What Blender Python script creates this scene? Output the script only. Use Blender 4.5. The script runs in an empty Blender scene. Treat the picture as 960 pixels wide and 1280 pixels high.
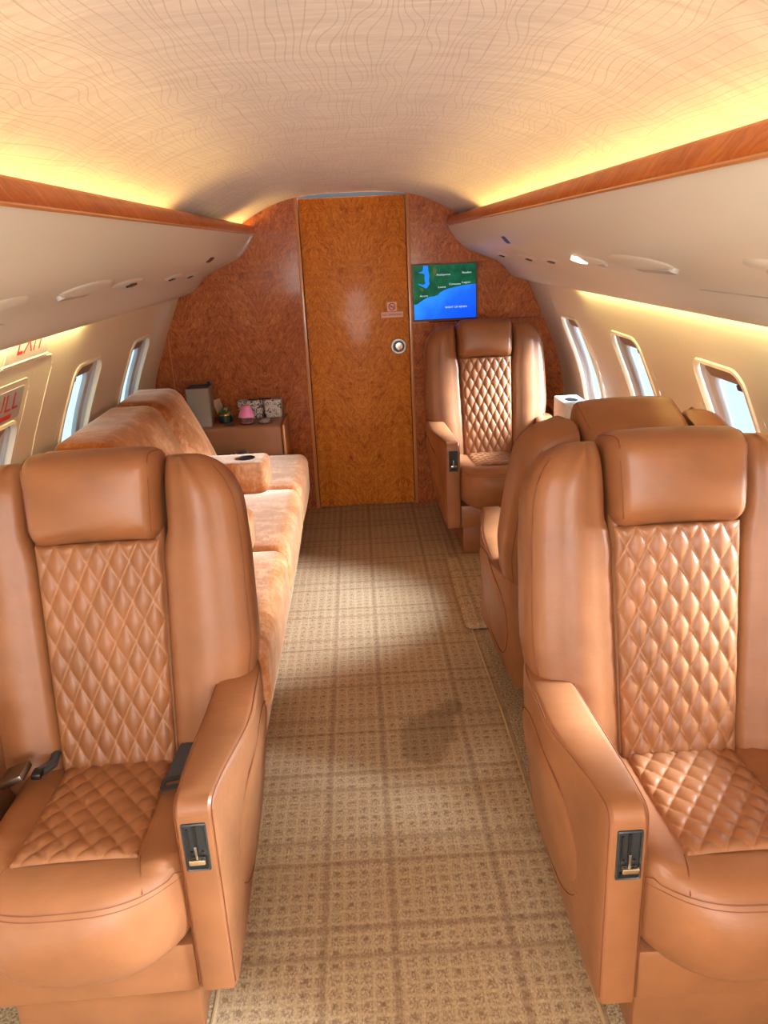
import bpy, bmesh, math, random
from math import sin, cos, pi, sqrt, radians
from mathutils import Vector, Matrix
random.seed(4)
SC = bpy.context.scene
COL = SC.collection

# ------------------------------------------------------------ camera, sky, sun, area lights, exposure
cam_d = bpy.data.cameras.new('camera'); cam = bpy.data.objects.new('camera', cam_d); COL.objects.link(cam)
_f = 975.0
_Y = Vector((440 - 480, -(308 - 640), -_f)).normalized()
_Z = -Vector((137, -2865, -_f)).normalized()
_Z = (_Z - _Y * _Z.dot(_Y)).normalized()
_X = _Y.cross(_Z)
cam.matrix_world = Matrix.Translation((0, 0, 1.53)) @ Matrix((_X, _Y, _Z)).to_4x4()
cam_d.sensor_fit = 'HORIZONTAL'; cam_d.sensor_width = 36; cam_d.lens = 36 * _f / 960
cam_d.clip_start = 0.02
SC.camera = cam
SC.view_settings.view_transform = 'Standard'; SC.view_settings.look = 'None'
SC.view_settings.gamma = 1.0; SC.view_settings.exposure = 0.20
W = bpy.data.worlds.new('sky'); SC.world = W; W.use_nodes = True
W.node_tree.nodes['Background'].inputs[0].default_value = (0.54, 0.80, 1.0, 1)
W.node_tree.nodes['Background'].inputs[1].default_value = 1.5
SC.cycles.max_bounces = 10; SC.cycles.diffuse_bounces = 6; SC.cycles.use_denoising = True
SC.cycles.caustics_reflective = False; SC.cycles.sample_clamp_indirect = 6.0

def sun(name, azim, elev, strength, angle, color):
    d = bpy.data.lights.new(name, 'SUN'); d.energy = strength; d.angle = radians(angle); d.color = color
    o = bpy.data.objects.new(name, d); COL.objects.link(o)
    v = Vector((cos(radians(azim)) * cos(radians(elev)), sin(radians(azim)) * cos(radians(elev)), sin(radians(elev))))
    o.rotation_euler = v.to_track_quat('Z', 'Y').to_euler(); return o
sun('sun', 0, 24, 105.0, 38, (0.76, 0.89, 1.0))
def area(name, loc, target, sx, sy, power, color):
    d = bpy.data.lights.new(name, 'AREA'); d.shape = 'RECTANGLE'; d.size = sx; d.size_y = sy; d.energy = power; d.color = color
    o = bpy.data.objects.new(name, d); COL.objects.link(o); o.location = loc
    o.rotation_euler = (Vector(loc) - Vector(target)).to_track_quat('Z', 'Y').to_euler(); return o
area('forward_fill', (0.0, -2.25, 1.2), (0.0, 1.6, 1.0), 1.9, 1.2, 70, (1.0, 0.97, 0.94))  # added unseen fill, stands in for daylight from a forward door
area('overhead_fill', (0.0, -0.1, 1.77), (0.0, 0.75, 0.4), 0.9, 0.8, 22, (1.0, 0.93, 0.84))  # added unseen fill from above, brightens the tops of the near seats

# ------------------------------------------------------------ object helpers
def link(name, me, parent=None):
    o = bpy.data.objects.new(name, me); COL.objects.link(o)
    if parent: o.parent = parent
    return o
def obj(name, bm, m, parent=None, smooth=True, ang=40):
    me = bpy.data.meshes.new(name)
    bmesh.ops.recalc_face_normals(bm, faces=bm.faces)
    for f in bm.faces: f.smooth = smooth
    if smooth:
        lim = radians(ang)
        for e in bm.edges:
            if len(e.link_faces) == 2 and e.calc_face_angle(0) > lim: e.smooth = False
    bm.to_mesh(me); bm.free()
    for x in (m if isinstance(m, (list, tuple)) else [m]): me.materials.append(x)
    return link(name, me, parent)
def thing(name, label, cat, loc=(0, 0, 0), rz=0, group=None):
    o = link(name, None); o.location = loc; o.rotation_euler = (0, 0, rz)
    o['label'] = label; o['category'] = cat
    if group: o['group'] = group
    return o
def tag(o, label, cat, group=None):
    o['label'] = label; o['category'] = cat
    if group: o['group'] = group
    return o
def empty_struct(name):
    o = link(name, None); o['kind'] = 'structure'; return o
def struct(name, bm, m, parent=None, **k):
    o = obj(name, bm, m, parent, **k)
    if parent is None: o['kind'] = 'structure'
    return o
def BM(): return bmesh.new()

def catmull(pts, n):
    out = []; P = [Vector(p) for p in pts]
    for i in range(len(P) - 1):
        p0 = P[i - 1] if i else P[0] * 2 - P[1]
        p1, p2 = P[i], P[i + 1]
        p3 = P[i + 2] if i + 2 < len(P) else p2 * 2 - p1
        for k in range(n):
            t = k / n
            out.append(0.5 * ((2 * p1) + (p2 - p0) * t + (2 * p0 - 5 * p1 + 4 * p2 - p3) * t * t + (3 * p1 - p0 - 3 * p2 + p3) * t ** 3))
    out.append(P[-1]); return out
def lerp(a, b, t): return a + (b - a) * t
def interp(tab, x):
    if x <= tab[0][0]: return tab[0][1]
    for (a, va), (b, vb) in zip(tab, tab[1:]):
        if x <= b:
            t = (x - a) / (b - a); t = t * t * (3 - 2 * t)
            return va + (vb - va) * t
    return tab[-1][1]
def grid(bm, fn, nu, nv, closeu=False, closev=False):
    V = [[bm.verts.new(fn(i / (nu if closeu else nu - 1), j / (nv if closev else nv - 1))) for j in range(nv)] for i in range(nu)]
    for i in range(nu if closeu else nu - 1):
        for j in range(nv if closev else nv - 1):
            bm.faces.new((V[i][j], V[(i + 1) % nu][j], V[(i + 1) % nu][(j + 1) % nv], V[i][(j + 1) % nv]))
    return V
def loft(bm, rings, cap=True, close=True):
    V = [[bm.verts.new(p) for p in r] for r in rings]
    n = len(V[0])
    for a, b in zip(V, V[1:]):
        for k in range(n if close else n - 1):
            bm.faces.new((a[k], a[(k + 1) % n], b[(k + 1) % n], b[k]))
    if cap:
        bm.faces.new(V[0][::-1]); bm.faces.new(V[-1])
    return V
def tube(bm, pts, r, n=6, cap=True, closed=False):
    pts = [Vector(p) for p in pts]; rings = []
    for i, p in enumerate(pts):
        a = pts[i - 1] if (i or closed) else p; b = pts[(i + 1) % len(pts)] if (i + 1 < len(pts) or closed) else p
        t = (b - a).normalized()
        up = Vector((0, 0, 1)) if abs(t.z) < 0.9 else Vector((1, 0, 0))
        u = t.cross(up).normalized(); v = u.cross(t)
        rr = r(i / max(1, len(pts) - 1)) if callable(r) else r
        rings.append([p + (u * cos(2 * pi * k / n) + v * sin(2 * pi * k / n)) * rr for k in range(n)])
    if closed: rings.append(rings[0])
    V = loft(bm, rings, cap and not closed)
    if closed: bmesh.ops.remove_doubles(bm, verts=bm.verts, dist=1e-6)
def box(bm, c, s, bev=0.0, seg=2, M=None):
    r = bmesh.ops.create_cube(bm, size=1.0)
    vs = r['verts']
    for v in vs: v.co = Vector((c[0] + v.co.x * s[0], c[1] + v.co.y * s[1], c[2] + v.co.z * s[2]))
    if bev:
        es = list({e for v in vs for e in v.link_edges})
        rb = bmesh.ops.bevel(bm, geom=es, offset=bev, segments=seg, affect='EDGES', profile=0.5)
        vs = list({v for f in rb['faces'] for v in f.verts} | {v for v in vs if v.is_valid})
    if M:
        for v in vs: v.co = M @ v.co
def cushion(bm, c, h, r, bulge=(0, 0, 0), n=9, M=None, warp=None):
    """rounded box, half sizes h, edge radius r, faces puffed by bulge"""
    if not isinstance(r, (tuple, list)): r = (r, r, r)
    def coords(hh, rr):
        a = [hh - rr + rr * sin(pi / 2 * k / 4) for k in range(5)]
        m = [(hh - rr) * (2 * k / (n - 1) - 1) for k in range(n)]
        return [-x for x in a[::-1]][:-1] + m + a[1:]
    # corner samples projected on the box
    def lin(hh, rr):
        a = [hh - rr + rr * k / 4 for k in range(5)]
        m = [(hh - rr) * (2 * k / (n - 1) - 1) for k in range(n)]
        return [-x for x in a[::-1]][:-1] + m + a[1:]
    G = [lin(h[k], r[k]) for k in range(3)]
    vd = {}
    def vert(p):
        key = tuple(round(x, 6) for x in p)
        if key in vd: return vd[key]
        inn = Vector([max(-(h[k] - r[k]), min(h[k] - r[k], p[k])) for k in range(3)])
        d = Vector([(p[k] - inn[k]) / r[k] for k in range(3)])
        if d.length > 1e-9: d.normalize()
        q = Vector([inn[k] + d[k] * r[k] for k in range(3)])
        for k in range(3):
            if bulge[k]:
                i, j = (k + 1) % 3, (k + 2) % 3
                q[k] += bulge[k] * (q[k] / h[k]) * max(0, 1 - (q[i] / h[i]) ** 2) * max(0, 1 - (q[j] / h[j]) ** 2)
        if warp: q = warp(q)
        q = q + Vector(c)
        if M: q = M @ q
        vd[key] = bm.verts.new(q); return vd[key]
    for k in range(3):
        i, j = (k + 1) % 3, (k + 2) % 3
        for s in (-1, 1):
            for a in range(len(G[i]) - 1):
                for b in range(len(G[j]) - 1):
                    q = []
                    for (aa, bb) in ((a, b), (a + 1, b), (a + 1, b + 1), (a, b + 1)):
                        p = [0, 0, 0]; p[k] = s * h[k]; p[i] = G[i][aa]; p[j] = G[j][bb]; q.append(vert(p))
                    bm.faces.new(q if s > 0 else q[::-1])
def lathe(bm, prof, c=(0, 0, 0), n=24):
    V = []
    for (r, z) in prof:
        V.append([bm.verts.new((c[0] + r * cos(2 * pi * k / n), c[1] + r * sin(2 * pi * k / n), c[2] + z)) for k in range(n)])
    for a, b in zip(V, V[1:]):
        for k in range(n): bm.faces.new((a[k], a[(k + 1) % n], b[(k + 1) % n], b[k]))
    if prof[0][0] > 1e-5: bm.faces.new(V[0][::-1])
    if prof[-1][0] > 1e-5: bm.faces.new(V[-1])
    bmesh.ops.remove_doubles(bm, verts=bm.verts, dist=1e-6)
def rrect(a, b, r, n=6):
    P = []
    for (cx, cy, t0) in ((a - r, b - r, 0), (-a + r, b - r, 90), (-a + r, -b + r, 180), (a - r, -b + r, 270)):
        for k in range(n + 1):
            t = radians(t0 + 90 * k / n); P.append((cx + r * cos(t), cy + r * sin(t)))
    return P
def rrect_d(a, b, r, n=6, k=8):
    P = rrect(a, b, r, n); out = []
    for i, p in enumerate(P):
        out.append(p); q = P[(i + 1) % len(P)]
        if i % (n + 1) == n:
            for j in range(1, k): out.append((lerp(p[0], q[0], j / k), lerp(p[1], q[1], j / k)))
    return out
def prism(bm, pts, fn, d0, d1):
    """closed outline pts (2-d) mapped by fn(a,b,d) at depth d0 and d1"""
    loft(bm, [[fn(a, b, d0) for a, b in pts], [fn(a, b, d1) for a, b in pts]])
def text_bm(s, size, fn, align='CENTER', extrude=0.0003, width=None):
    cu = bpy.data.curves.new('t', 'FONT'); cu.body = s; cu.size = size; cu.align_x = align; cu.align_y = 'CENTER'; cu.extrude = 0; cu.resolution_u = 3
    o = bpy.data.objects.new('t', cu); COL.objects.link(o)
    dg = bpy.context.evaluated_depsgraph_get(); dg.update()
    me = bpy.data.meshes.new_from_object(o.evaluated_get(dg))
    bm = BM(); bm.from_mesh(me)
    bpy.data.objects.remove(o); bpy.data.curves.remove(cu); bpy.data.meshes.remove(me)
    if width:
        xs = [v.co.x for v in bm.verts]; k = width / (max(xs) - min(xs)); mid = (max(xs) + min(xs)) / 2
        for v in bm.verts: v.co.x = (v.co.x - mid) * k
    for v in bm.verts: v.co = Vector(fn(v.co.x, v.co.y, 0))
    return bm

# ------------------------------------------------------------ materials
def lin(c):
    return tuple(((x / 255) / 12.92 if x / 255 <= 0.04045 else ((x / 255 + 0.055) / 1.055) ** 2.4) for x in c) + (1,)
class Mat:
    def __init__(s, name, color=(200, 200, 200), rough=0.5, metal=0, spec=0.5, coat=0, coatr=0.05, **kw):
        s.m = bpy.data.materials.new(name); s.m.use_nodes = True; s.nt = s.m.node_tree
        s.b = s.nt.nodes['Principled BSDF']
        s.set('Base Color', lin(color)); s.set('Roughness', rough); s.set('Metallic', metal); s.set('Specular IOR Level', spec)
        s.set('Coat Weight', coat); s.set('Coat Roughness', coatr)
        for k, v in kw.items(): s.set(k, v)
    def set(s, k, v):
        i = s.b.inputs[k]
        if isinstance(v, bpy.types.NodeSocket): s.nt.links.new(v, i)
        else: i.default_value = v
    def n(s, t, out=0, props=None, **ins):
        nd = s.nt.nodes.new('ShaderNode' + t)
        for k, v in (props or {}).items(): setattr(nd, k, v)
        for k, v in ins.items():
            k2 = int(k[1:]) if k[0] == '_' and k[1:].isdigit() else k.replace('_', ' ')
            i = nd.inputs[k2]
            if isinstance(v, bpy.types.NodeSocket): s.nt.links.new(v, i)
            else: i.default_value = v
        return nd.outputs[out]
    def math(s, op, a, b=0.0, c=0.0): return s.n('Math', 0, {'operation': op}, _0=a, _1=b, _2=c)
    def obj(s): return s.n('TexCoord', 3)
    def map(s, scale=(1, 1, 1), rot=(0, 0, 0), loc=(0, 0, 0), vec=None):
        return s.n('Mapping', 0, None, Vector=vec or s.obj(), Scale=scale, Rotation=rot, Location=loc)
    def noise(s, vec, scale, detail=3, rough=0.55, dist=0.0, out=0):
        return s.n('TexNoise', out, None, Vector=vec, Scale=scale, Detail=detail, Roughness=rough, Distortion=dist)
    def ramp(s, f, stops, lincol=False):
        nd = s.nt.nodes.new('ShaderNodeValToRGB'); s.nt.links.new(f, nd.inputs[0]); e = nd.color_ramp.elements
        while len(e) < len(stops): e.new(0.5)
        for k, (p, c) in enumerate(stops):
            e[k].position = p
            e[k].color = lin(c) if not isinstance(c, (int, float)) else (c, c, c, 1)
        return nd.outputs[0]
    def mix(s, f, a, b, mode='MIX'):
        nd = s.nt.nodes.new('ShaderNodeMix'); nd.data_type = 'RGBA'; nd.blend_type = mode
        for sock, v in ((nd.inputs[0], f), (nd.inputs[6], a), (nd.inputs[7], b)):
            if isinstance(v, bpy.types.NodeSocket): s.nt.links.new(v, sock)
            else: sock.default_value = v
        return nd.outputs[2]
    def bump(s, h, strength=0.2, dist=0.002, normal=None):
        kw = dict(Height=h, Strength=strength, Distance=dist)
        if normal: kw['Normal'] = normal
        o = s.n('Bump', 0, None, **kw); s.set('Normal', o); return o
    def xyz(s, vec=None):
        nd = s.nt.nodes.new('ShaderNodeSeparateXYZ'); s.nt.links.new(vec or s.obj(), nd.inputs[0]); return nd.outputs

def leather(name, col, dark=0.9):
    M = Mat(name, col, 0.42, spec=0.45)
    o = M.obj()
    big = M.noise(o, 7, 3); fine = M.noise(o, 60, 2)
    c = M.ramp(big, [(0.3, tuple(x * dark for x in col)), (0.7, tuple(min(255, x * 1.03) for x in col))])
    seam = M.n('Attribute', 2, {'attribute_name': 'seam'})
    c = M.mix(seam, c, lin((198, 144, 100)))
    M.set('Base Color', c)
    M.set('Roughness', M.n('MapRange', 0, None, Value=fine, To_Min=0.33, To_Max=0.46))
    vor = M.n('TexVoronoi', 0, {'feature': 'DISTANCE_TO_EDGE'}, Vector=o, Scale=520.0)
    wr = M.noise(M.map((3, 9, 5)), 3.5, 4, 0.6)
    b1 = M.n('Bump', 0, None, Height=wr, Strength=0.25, Distance=0.006)
    M.bump(M.math('MINIMUM', vor, 0.25), 0.12, 0.0006, b1)
    return M.m
TAN = (148, 95, 60)
m_leather = leather('tan_leather', TAN)
m_leather2 = leather('tan_side_leather', (150, 97, 61))
m_seam = Mat('leather_seam', (120, 66, 34), 0.7).m
m_thread = Mat('thread', (224, 168, 118), 0.7).m
m_black = Mat('black_plastic', (22, 22, 24), 0.35).m
m_gap = Mat('dark_recess', (14, 10, 8), 0.8).m
m_bezel = Mat('gunmetal_bezel', (58, 62, 66), 0.35, 0.5).m
m_chrome = Mat('chrome', (225, 205, 180), 0.18, 1.0).m
m_steel = Mat('brushed_steel', (150, 140, 130), 0.3, 1.0).m
m_web = Mat('belt_webbing', (62, 58, 60), 0.85)
m_web.bump(m_web.n('TexWave', 0, {'bands_direction': 'Y'}, Vector=m_web.obj(), Scale=160.0), 0.4, 0.0006); m_web = m_web.m

def wood(name, a, b, c, axis='XZ', sc=1.0, mirror=0.0, coat=0.3, bright=0.5):
    M = Mat(name, b, 0.5, spec=0.25, coat=coat, coatr=0.1)
    o = M.xyz()
    u, v = (o[0], o[2]) if axis == 'XZ' else (o[1], o[2])
    w = M.math('MULTIPLY', v, 0.55)
    um = M.math('ABSOLUTE', M.math('PINGPONG', M.math('SUBTRACT', u, mirror), 0.225)) if axis == 'XZ' else u
    comb = M.n('CombineXYZ', 0, None, X=M.math('SUBTRACT', um, w), Y=M.math('ADD', M.math('MULTIPLY', um, 0.55), v), Z=0.0)
    warp = M.noise(comb, 9 * sc, 3, 0.6, out=1)
    vec = M.mix(0.09, comb, warp)
    A1, A2, A3 = ((95, 24), (9, 3), (230, 90)) if axis == 'XZ' else ((10, 90), (3, 14), (36, 260))
    f1 = M.noise(M.map((A1[0] * sc, A1[1] * sc, 1), vec=vec), 1.0, 5, 0.65, 0.6)
    f2 = M.noise(M.map((A2[0] * sc, A2[1] * sc, 1), vec=vec), 1.0, 3, 0.6)
    f3 = M.noise(M.map((A3[0] * sc, A3[1] * sc, 1), vec=vec), 1.0, 4, 0.7)
    f = M.math('ADD', M.math('ADD', M.math('MULTIPLY', f1, 0.5), M.math('MULTIPLY', f2, 0.22)), M.math('MULTIPLY', f3, 0.33))
    M.set('Base Color', M.ramp(f, [(0.40, a), (0.52, b), (0.66, c)]))
    M.bump(f3, 0.03, 0.0004)
    return M.m
m_wood = wood('figured_wood', (104, 44, 12), (166, 86, 34), (208, 126, 62), mirror=-0.55)
m_doorwood = wood('amber_door_wood', (146, 72, 10), (200, 116, 34), (228, 150, 60), mirror=0.01, coat=0.14)
m_fascia = wood('fascia_wood', (164, 84, 32), (188, 102, 44), (206, 124, 62), axis='YZ', sc=0.6)
m_trim = Mat('wood_trim', (196, 126, 66), 0.35, coat=0.5).m

M = Mat('cream_shell', (230, 226, 217), 0.45); M.bump(M.noise(M.obj(), 300, 2), 0.05, 0.0004); m_shell = M.m
M = Mat('cream_wall', (238, 226, 200), 0.6); M.bump(M.noise(M.obj(), 420, 2), 0.12, 0.0005); m_wall = M.m
m_white = Mat('white_plastic', (222, 216, 205), 0.35).m
m_grey = Mat('window_reveal', (190, 186, 182), 0.45).m
M = Mat('shade_pleat', (150, 118, 98), 0.6); M.bump(M.n('TexWave', 0, {'bands_direction': 'Z'}, Vector=M.obj(), Scale=45.0), 0.3, 0.002); m_shade = M.m
m_brown = Mat('brown_tab', (92, 60, 44), 0.5).m
# window glass
m_glass = bpy.data.materials.new('window_glass'); m_glass.use_nodes = True; _nt = m_glass.node_tree; _nt.nodes.clear()
_o = _nt.nodes.new('ShaderNodeOutputMaterial'); _mx = _nt.nodes.new('ShaderNodeMixShader'); _t = _nt.nodes.new('ShaderNodeBsdfTransparent'); _g = _nt.nodes.new('ShaderNodeBsdfGlossy')
_t.inputs[0].default_value = (0.97, 0.985, 1, 1); _g.inputs['Roughness'].default_value = 0.02; _mx.inputs[0].default_value = 0.05
_nt.links.new(_t.outputs[0], _mx.inputs[1]); _nt.links.new(_g.outputs[0], _mx.inputs[2]); _nt.links.new(_mx.outputs[0], _o.inputs[0])
M = Mat('clear_glass', (235, 235, 235), 0.03); M.set('Transmission Weight', 0.9); M.set('IOR', 1.45); m_clear = M.m

# headliner: pearly cloth printed with bundles of thin wavy lines
M = Mat('headliner', (226, 206, 190), 0.5, spec=0.3)
o = M.xyz()
us = M.math('MULTIPLY', M.n('Attribute', 2, {'attribute_name': 'arc'}), 1.0)
nz = M.noise(M.n('CombineXYZ', 0, None, X=M.math('MULTIPLY', us, 3.0), Y=M.math('MULTIPLY', o[1], 1.6), Z=0.0), 1.0, 1.0, 0.4)
nz2 = M.noise(M.n('CombineXYZ', 0, None, X=M.math('MULTIPLY', us, 4.0), Y=M.math('MULTIPLY', o[1], 2.6), Z=5.0), 1.0, 1.0, 0.4)
lat = M.math('ADD', us, M.math('MULTIPLY', nz2, 0.07))
t_ = M.math('DIVIDE', M.math('PINGPONG', lat, 0.055), 0.055)          # 0 on one straight line, 1 on the next
swing = M.math('SINE', M.math('ADD', M.math('MULTIPLY', o[1], 12.5), M.math('MULTIPLY', nz, 18.0)))
e_ = M.math('POWER', 2.0, M.math('MULTIPLY', swing, 0.95))
ph = M.math('MULTIPLY', M.math('POWER', t_, e_), 4.0)
slope = M.math('MULTIPLY', M.math('MULTIPLY', e_, 4.0), M.math('POWER', M.math('MAXIMUM', t_, 0.001), M.math('SUBTRACT', e_, 1.0)))
tri = M.math('DIVIDE', M.math('PINGPONG', ph, 0.5), M.math('MAXIMUM', slope, 0.35))
line = M.n('MapRange', 0, None, Value=tri, From_Min=0.006, From_Max=0.022, To_Min=1.0, To_Max=0.0)
streak = M.noise(M.n('CombineXYZ', 0, None, X=M.math('MULTIPLY', us, 5.0), Y=M.math('MULTIPLY', o[1], 26.0), Z=0.0), 1.0, 5, 0.65, 1.5)
base = M.ramp(streak, [(0.3, (186, 176, 174)), (0.5, (208, 197, 194)), (0.75, (228, 219, 214))])
M.set('Base Color', M.mix(M.math("MULTIPLY", line, 0.55), base, lin((150, 122, 104))))
M.set('Sheen Weight', 0.3)
M.bump(streak, 0.15, 0.003); m_head = M.m

# carpet: beige window-pane plaid with rows of small dark ticks, one damp stain in the aisle
M = Mat('plaid_carpet', (170, 140, 105), 0.95, spec=0.1)
wob = M.noise(M.obj(), 18, 2, out=1)
p = M.xyz(M.mix(0.012, M.obj(), wob))
def lines(M, c, period, off, wid, soft):
    t = M.math('PINGPONG', M.math('ADD', c, off), period / 2)
    return M.n('MapRange', 0, None, Value=t, From_Min=wid, From_Max=wid + soft, To_Min=1.0, To_Max=0.0)
L = lines(M, p[0], 0.43, 0.146, 0.004, 0.008)
for cc, per, off in ((0, 0.43, -0.017), (1, 0.285, 0.0), (1, 0.285, 0.078)):
    L = M.math('MAXIMUM', L, lines(M, p[cc], per, off, 0.004, 0.008))
thin = M.math('MAXIMUM', lines(M, p[0], 0.0335, 0.0, 0.0015, 0.004), lines(M, p[1], 0.0335, 0.0, 0.0015, 0.004))
dx = M.math('PINGPONG', M.math('ADD', p[0], 0.0168), 0.0168); dy = M.math('PINGPONG', M.math('ADD', p[1], 0.0168), 0.0168)
dot = M.n('MapRange', 0, None, Value=M.math('MAXIMUM', dx, dy), From_Min=0.004, From_Max=0.0075, To_Min=1.0, To_Max=0.0)
spk = M.noise(M.map((1, 0.6, 1)), 210, 3, 0.75)
blk = M.noise(M.obj(), 34, 1)
big = M.noise(M.obj(), 2.5, 3)
tickm = M.math('MULTIPLY', dot, M.n('MapRange', 0, None, Value=blk, From_Min=0.42, From_Max=0.6))
c = M.ramp(spk, [(0.30, (116, 92, 68)), (0.5, (170, 144, 114)), (0.70, (214, 192, 162))])
c = M.mix(M.math('MULTIPLY', thin, 0.4), c, lin((205, 180, 140)))
c = M.mix(M.math('MULTIPLY', tickm, 0.62), c, lin((112, 86, 62)))
c = M.mix(M.math('MULTIPLY', L, 0.42), c, lin((128, 100, 78)))
c = M.mix(M.n('MapRange', 0, None, Value=big, From_Min=0.35, From_Max=0.7, To_Min=0.0, To_Max=0.25), c, lin((140, 104, 70)))
# stain
pw = M.xyz(M.mix(0.07, M.obj(), M.noise(M.obj(), 11, 3, out=1)))
st = None
for (sx, sy, r) in ((0.15, 2.05, 0.088), (0.13, 1.96, 0.07), (0.235, 2.175, 0.045), (0.19, 2.13, 0.05)):
    d = M.math('SQRT', M.math('ADD', M.math('POWER', M.math('ABSOLUTE', M.math('SUBTRACT', pw[0], sx + 0.035)), 2.0), M.math('POWER', M.math('ABSOLUTE', M.math('SUBTRACT', pw[1], sy + 0.035)), 2.0)))
    k = M.n('MapRange', 0, None, Value=d, From_Min=r - 0.012, From_Max=r + 0.012, To_Min=1.0, To_Max=0.0)
    st = k if st is None else M.math('MAXIMUM', st, k)
c = M.mix(M.math('MULTIPLY', st, 0.42), c, lin((92, 70, 48)))
M.set('Base Color', c)
M.bump(spk, 0.5, 0.003); m_carpet = M.m
M = Mat('speckled_carpet', (150, 138, 122), 0.95, spec=0.1)
spk = M.noise(M.obj(), 160, 2, 0.7)
M.set('Base Color', M.ramp(spk, [(0.3, (96, 80, 62)), (0.5, (158, 138, 110)), (0.7, (196, 178, 150))])); M.bump(spk, 0.5, 0.003); m_carpet2 = M.m
m_bind = Mat('carpet_binding', (176, 148, 110), 0.9).m

def velvet(name):
    M = Mat(name, (190, 120, 70), 0.75, spec=0.2)
    w = M.noise(M.obj(), 4, 2, out=1)
    f1 = M.noise(M.map((1, 1.6, 1), vec=M.mix(0.12, M.obj(), w)), 8, 6, 0.72, 0.25)
    f2 = M.noise(M.map((90, 22, 40)), 1.0, 4, 0.7)
    f = M.math('ADD', M.math('MULTIPLY', f1, 0.75), M.math('MULTIPLY', f2, 0.25))
    M.set('Base Color', M.ramp(f, [(0.34, (134, 70, 28)), (0.5, (172, 102, 52)), (0.66, (212, 158, 116))]))
    M.set('Sheen Weight', 1.0); M.set('Sheen Roughness', 0.35); M.set('Sheen Tint', lin((255, 226, 198)))
    M.bump(f2, 0.2, 0.002); return M.m
m_velvet = velvet('brushed_velvet')
def emit(name, col, s):
    M = Mat(name, (0, 0, 0), 0.5, spec=0.08); M.set('Emission Color', lin(col)); M.set('Emission Strength', s); return M.m
m_cove = emit('cove_led', (255, 206, 116), 32.0)
m_wash = emit('wash_led', (255, 230, 160), 52.0)
m_lamp = emit('reading_lens', (255, 246, 226), 1.6)

# ------------------------------------------------------------ cabin shell
YF, YA = -2.4, 4.61          # forward end, aft bulkhead
side_prof = [(0.93, 1.45), (0.96, 1.385), (0.99, 1.31), (1.045, 1.19), (1.10, 1.06), (1.15, 0.94), (1.19, 0.82), (1.215, 0.68), (1.22, 0.52), (1.20, 0.32), (1.15, 0.12), (1.11, -0.02)]
_sp = catmull([(x, z, 0) for x, z in side_prof], 8)
_S = [0.0]
for a, b in zip(_sp, _sp[1:]): _S.append(_S[-1] + (b - a).length)
_S = [_S[-1] - s for s in _S]        # arc length from the floor up
def wall_xz(s):
    for k in range(len(_S) - 1):
        if _S[k] >= s >= _S[k + 1]:
            t = (_S[k] - s) / (_S[k] - _S[k + 1]); p = _sp[k].lerp(_sp[k + 1], t); d = _sp[k] - _sp[k + 1]
            break
    else:
        p, d = (_sp[0], _sp[0] - _sp[1]) if s > _S[0] else (_sp[-1], _sp[-2] - _sp[-1])
    t = Vector((d.x, d.y, 0)).normalized()
    return p.x, p.y, t.y, -t.x      # x,z and outward normal (nx,nz)
def wallP(side, y, s, d=0.0):
    x, z, nx, nz = wall_xz(s); return Vector((side * (x + nx * d), y, z + nz * d))
def s_of_z(z):
    best = min(range(len(_sp)), key=lambda k: abs(_sp[k].y - z)); k = max(0, min(len(_sp) - 2, best if _sp[best].y >= z else best - 1))
    t = (_sp[k].y - z) / (_sp[k].y - _sp[k + 1].y); return lerp(_S[k], _S[k + 1], t)
SB, ST = s_of_z(0.60), s_of_z(1.22)
WIN = {1: [(3.975, 0.68, 1.14), (3.155, 0.68, 1.14), (2.315, 0.68, 1.14), (1.49, 0.68, 1.14), (0.66, 0.68, 1.14), (-0.17, 0.68, 1.14)],
       -1: [(3.98, 0.68, 1.14), (3.165, 0.68, 1.14), (2.345, 0.62, 1.05), (1.49, 0.68, 1.14), (0.66, 0.68, 1.14), (-0.17, 0.68, 1.14)]}
HW = 0.162
def hole(zb, zt): 
    s0, s1 = s_of_z(zb), s_of_z(zt); return (s0 + s1) / 2, (s1 - s0) / 2
def make_wall(side, name):
    bm = BM()
    def strip(y0, y1, s0, s1, ny, ns):
        grid(bm, lambda u, v: wallP(side, lerp(y0, y1, u), lerp(s0, s1, v)), ny, ns)
    strip(YF, YA + 0.02, ST, _S[0], 2, 10); strip(YF, YA + 0.02, 0.0, SB, 2, 14)
    ys = sorted(WIN[side]); prev = YF
    for (yc, zb, zt) in ys:
        a = yc - 0.22; b = yc + 0.22
        strip(prev, a, SB, ST, 2, 12); prev = b
        sc, hs = hole(zb, zt); ring = rrect_d(HW, hs, 0.055, 8)
        pts = []
        for (p, q) in ring:
            k = 1e9
            if p > 1e-9: k = min(k, 0.22 / p)
            if p < -1e-9: k = min(k, -0.22 / p)
            if q > 1e-9: k = min(k, (ST - sc) / q)
            if q < -1e-9: k = min(k, (SB - sc) / q)
            pts.append([p * k, q * k])
        for cxy in ((0.22, ST - sc), (0.22, SB - sc), (-0.22, ST - sc), (-0.22, SB - sc)):
            k = min(range(len(pts)), key=lambda i: (pts[i][0] - cxy[0]) ** 2 + (pts[i][1] - cxy[1]) ** 2); pts[k] = list(cxy)
        rings = [[wallP(side, yc + lerp(p, P[0], t), sc + lerp(q, P[1], t)) for (p, q), P in zip(ring, pts)] for t in (0, 0.33, 0.66, 1)]
        loft(bm, rings, cap=False)
    strip(prev, YA + 0.02, SB, ST, 2, 12)
    bmesh.ops.remove_doubles(bm, verts=bm.verts, dist=1e-4)
    return struct(name, bm, m_wall, ang=35)
wl = make_wall(-1, 'wall_left'); wr_ = make_wall(1, 'wall_right')

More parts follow.
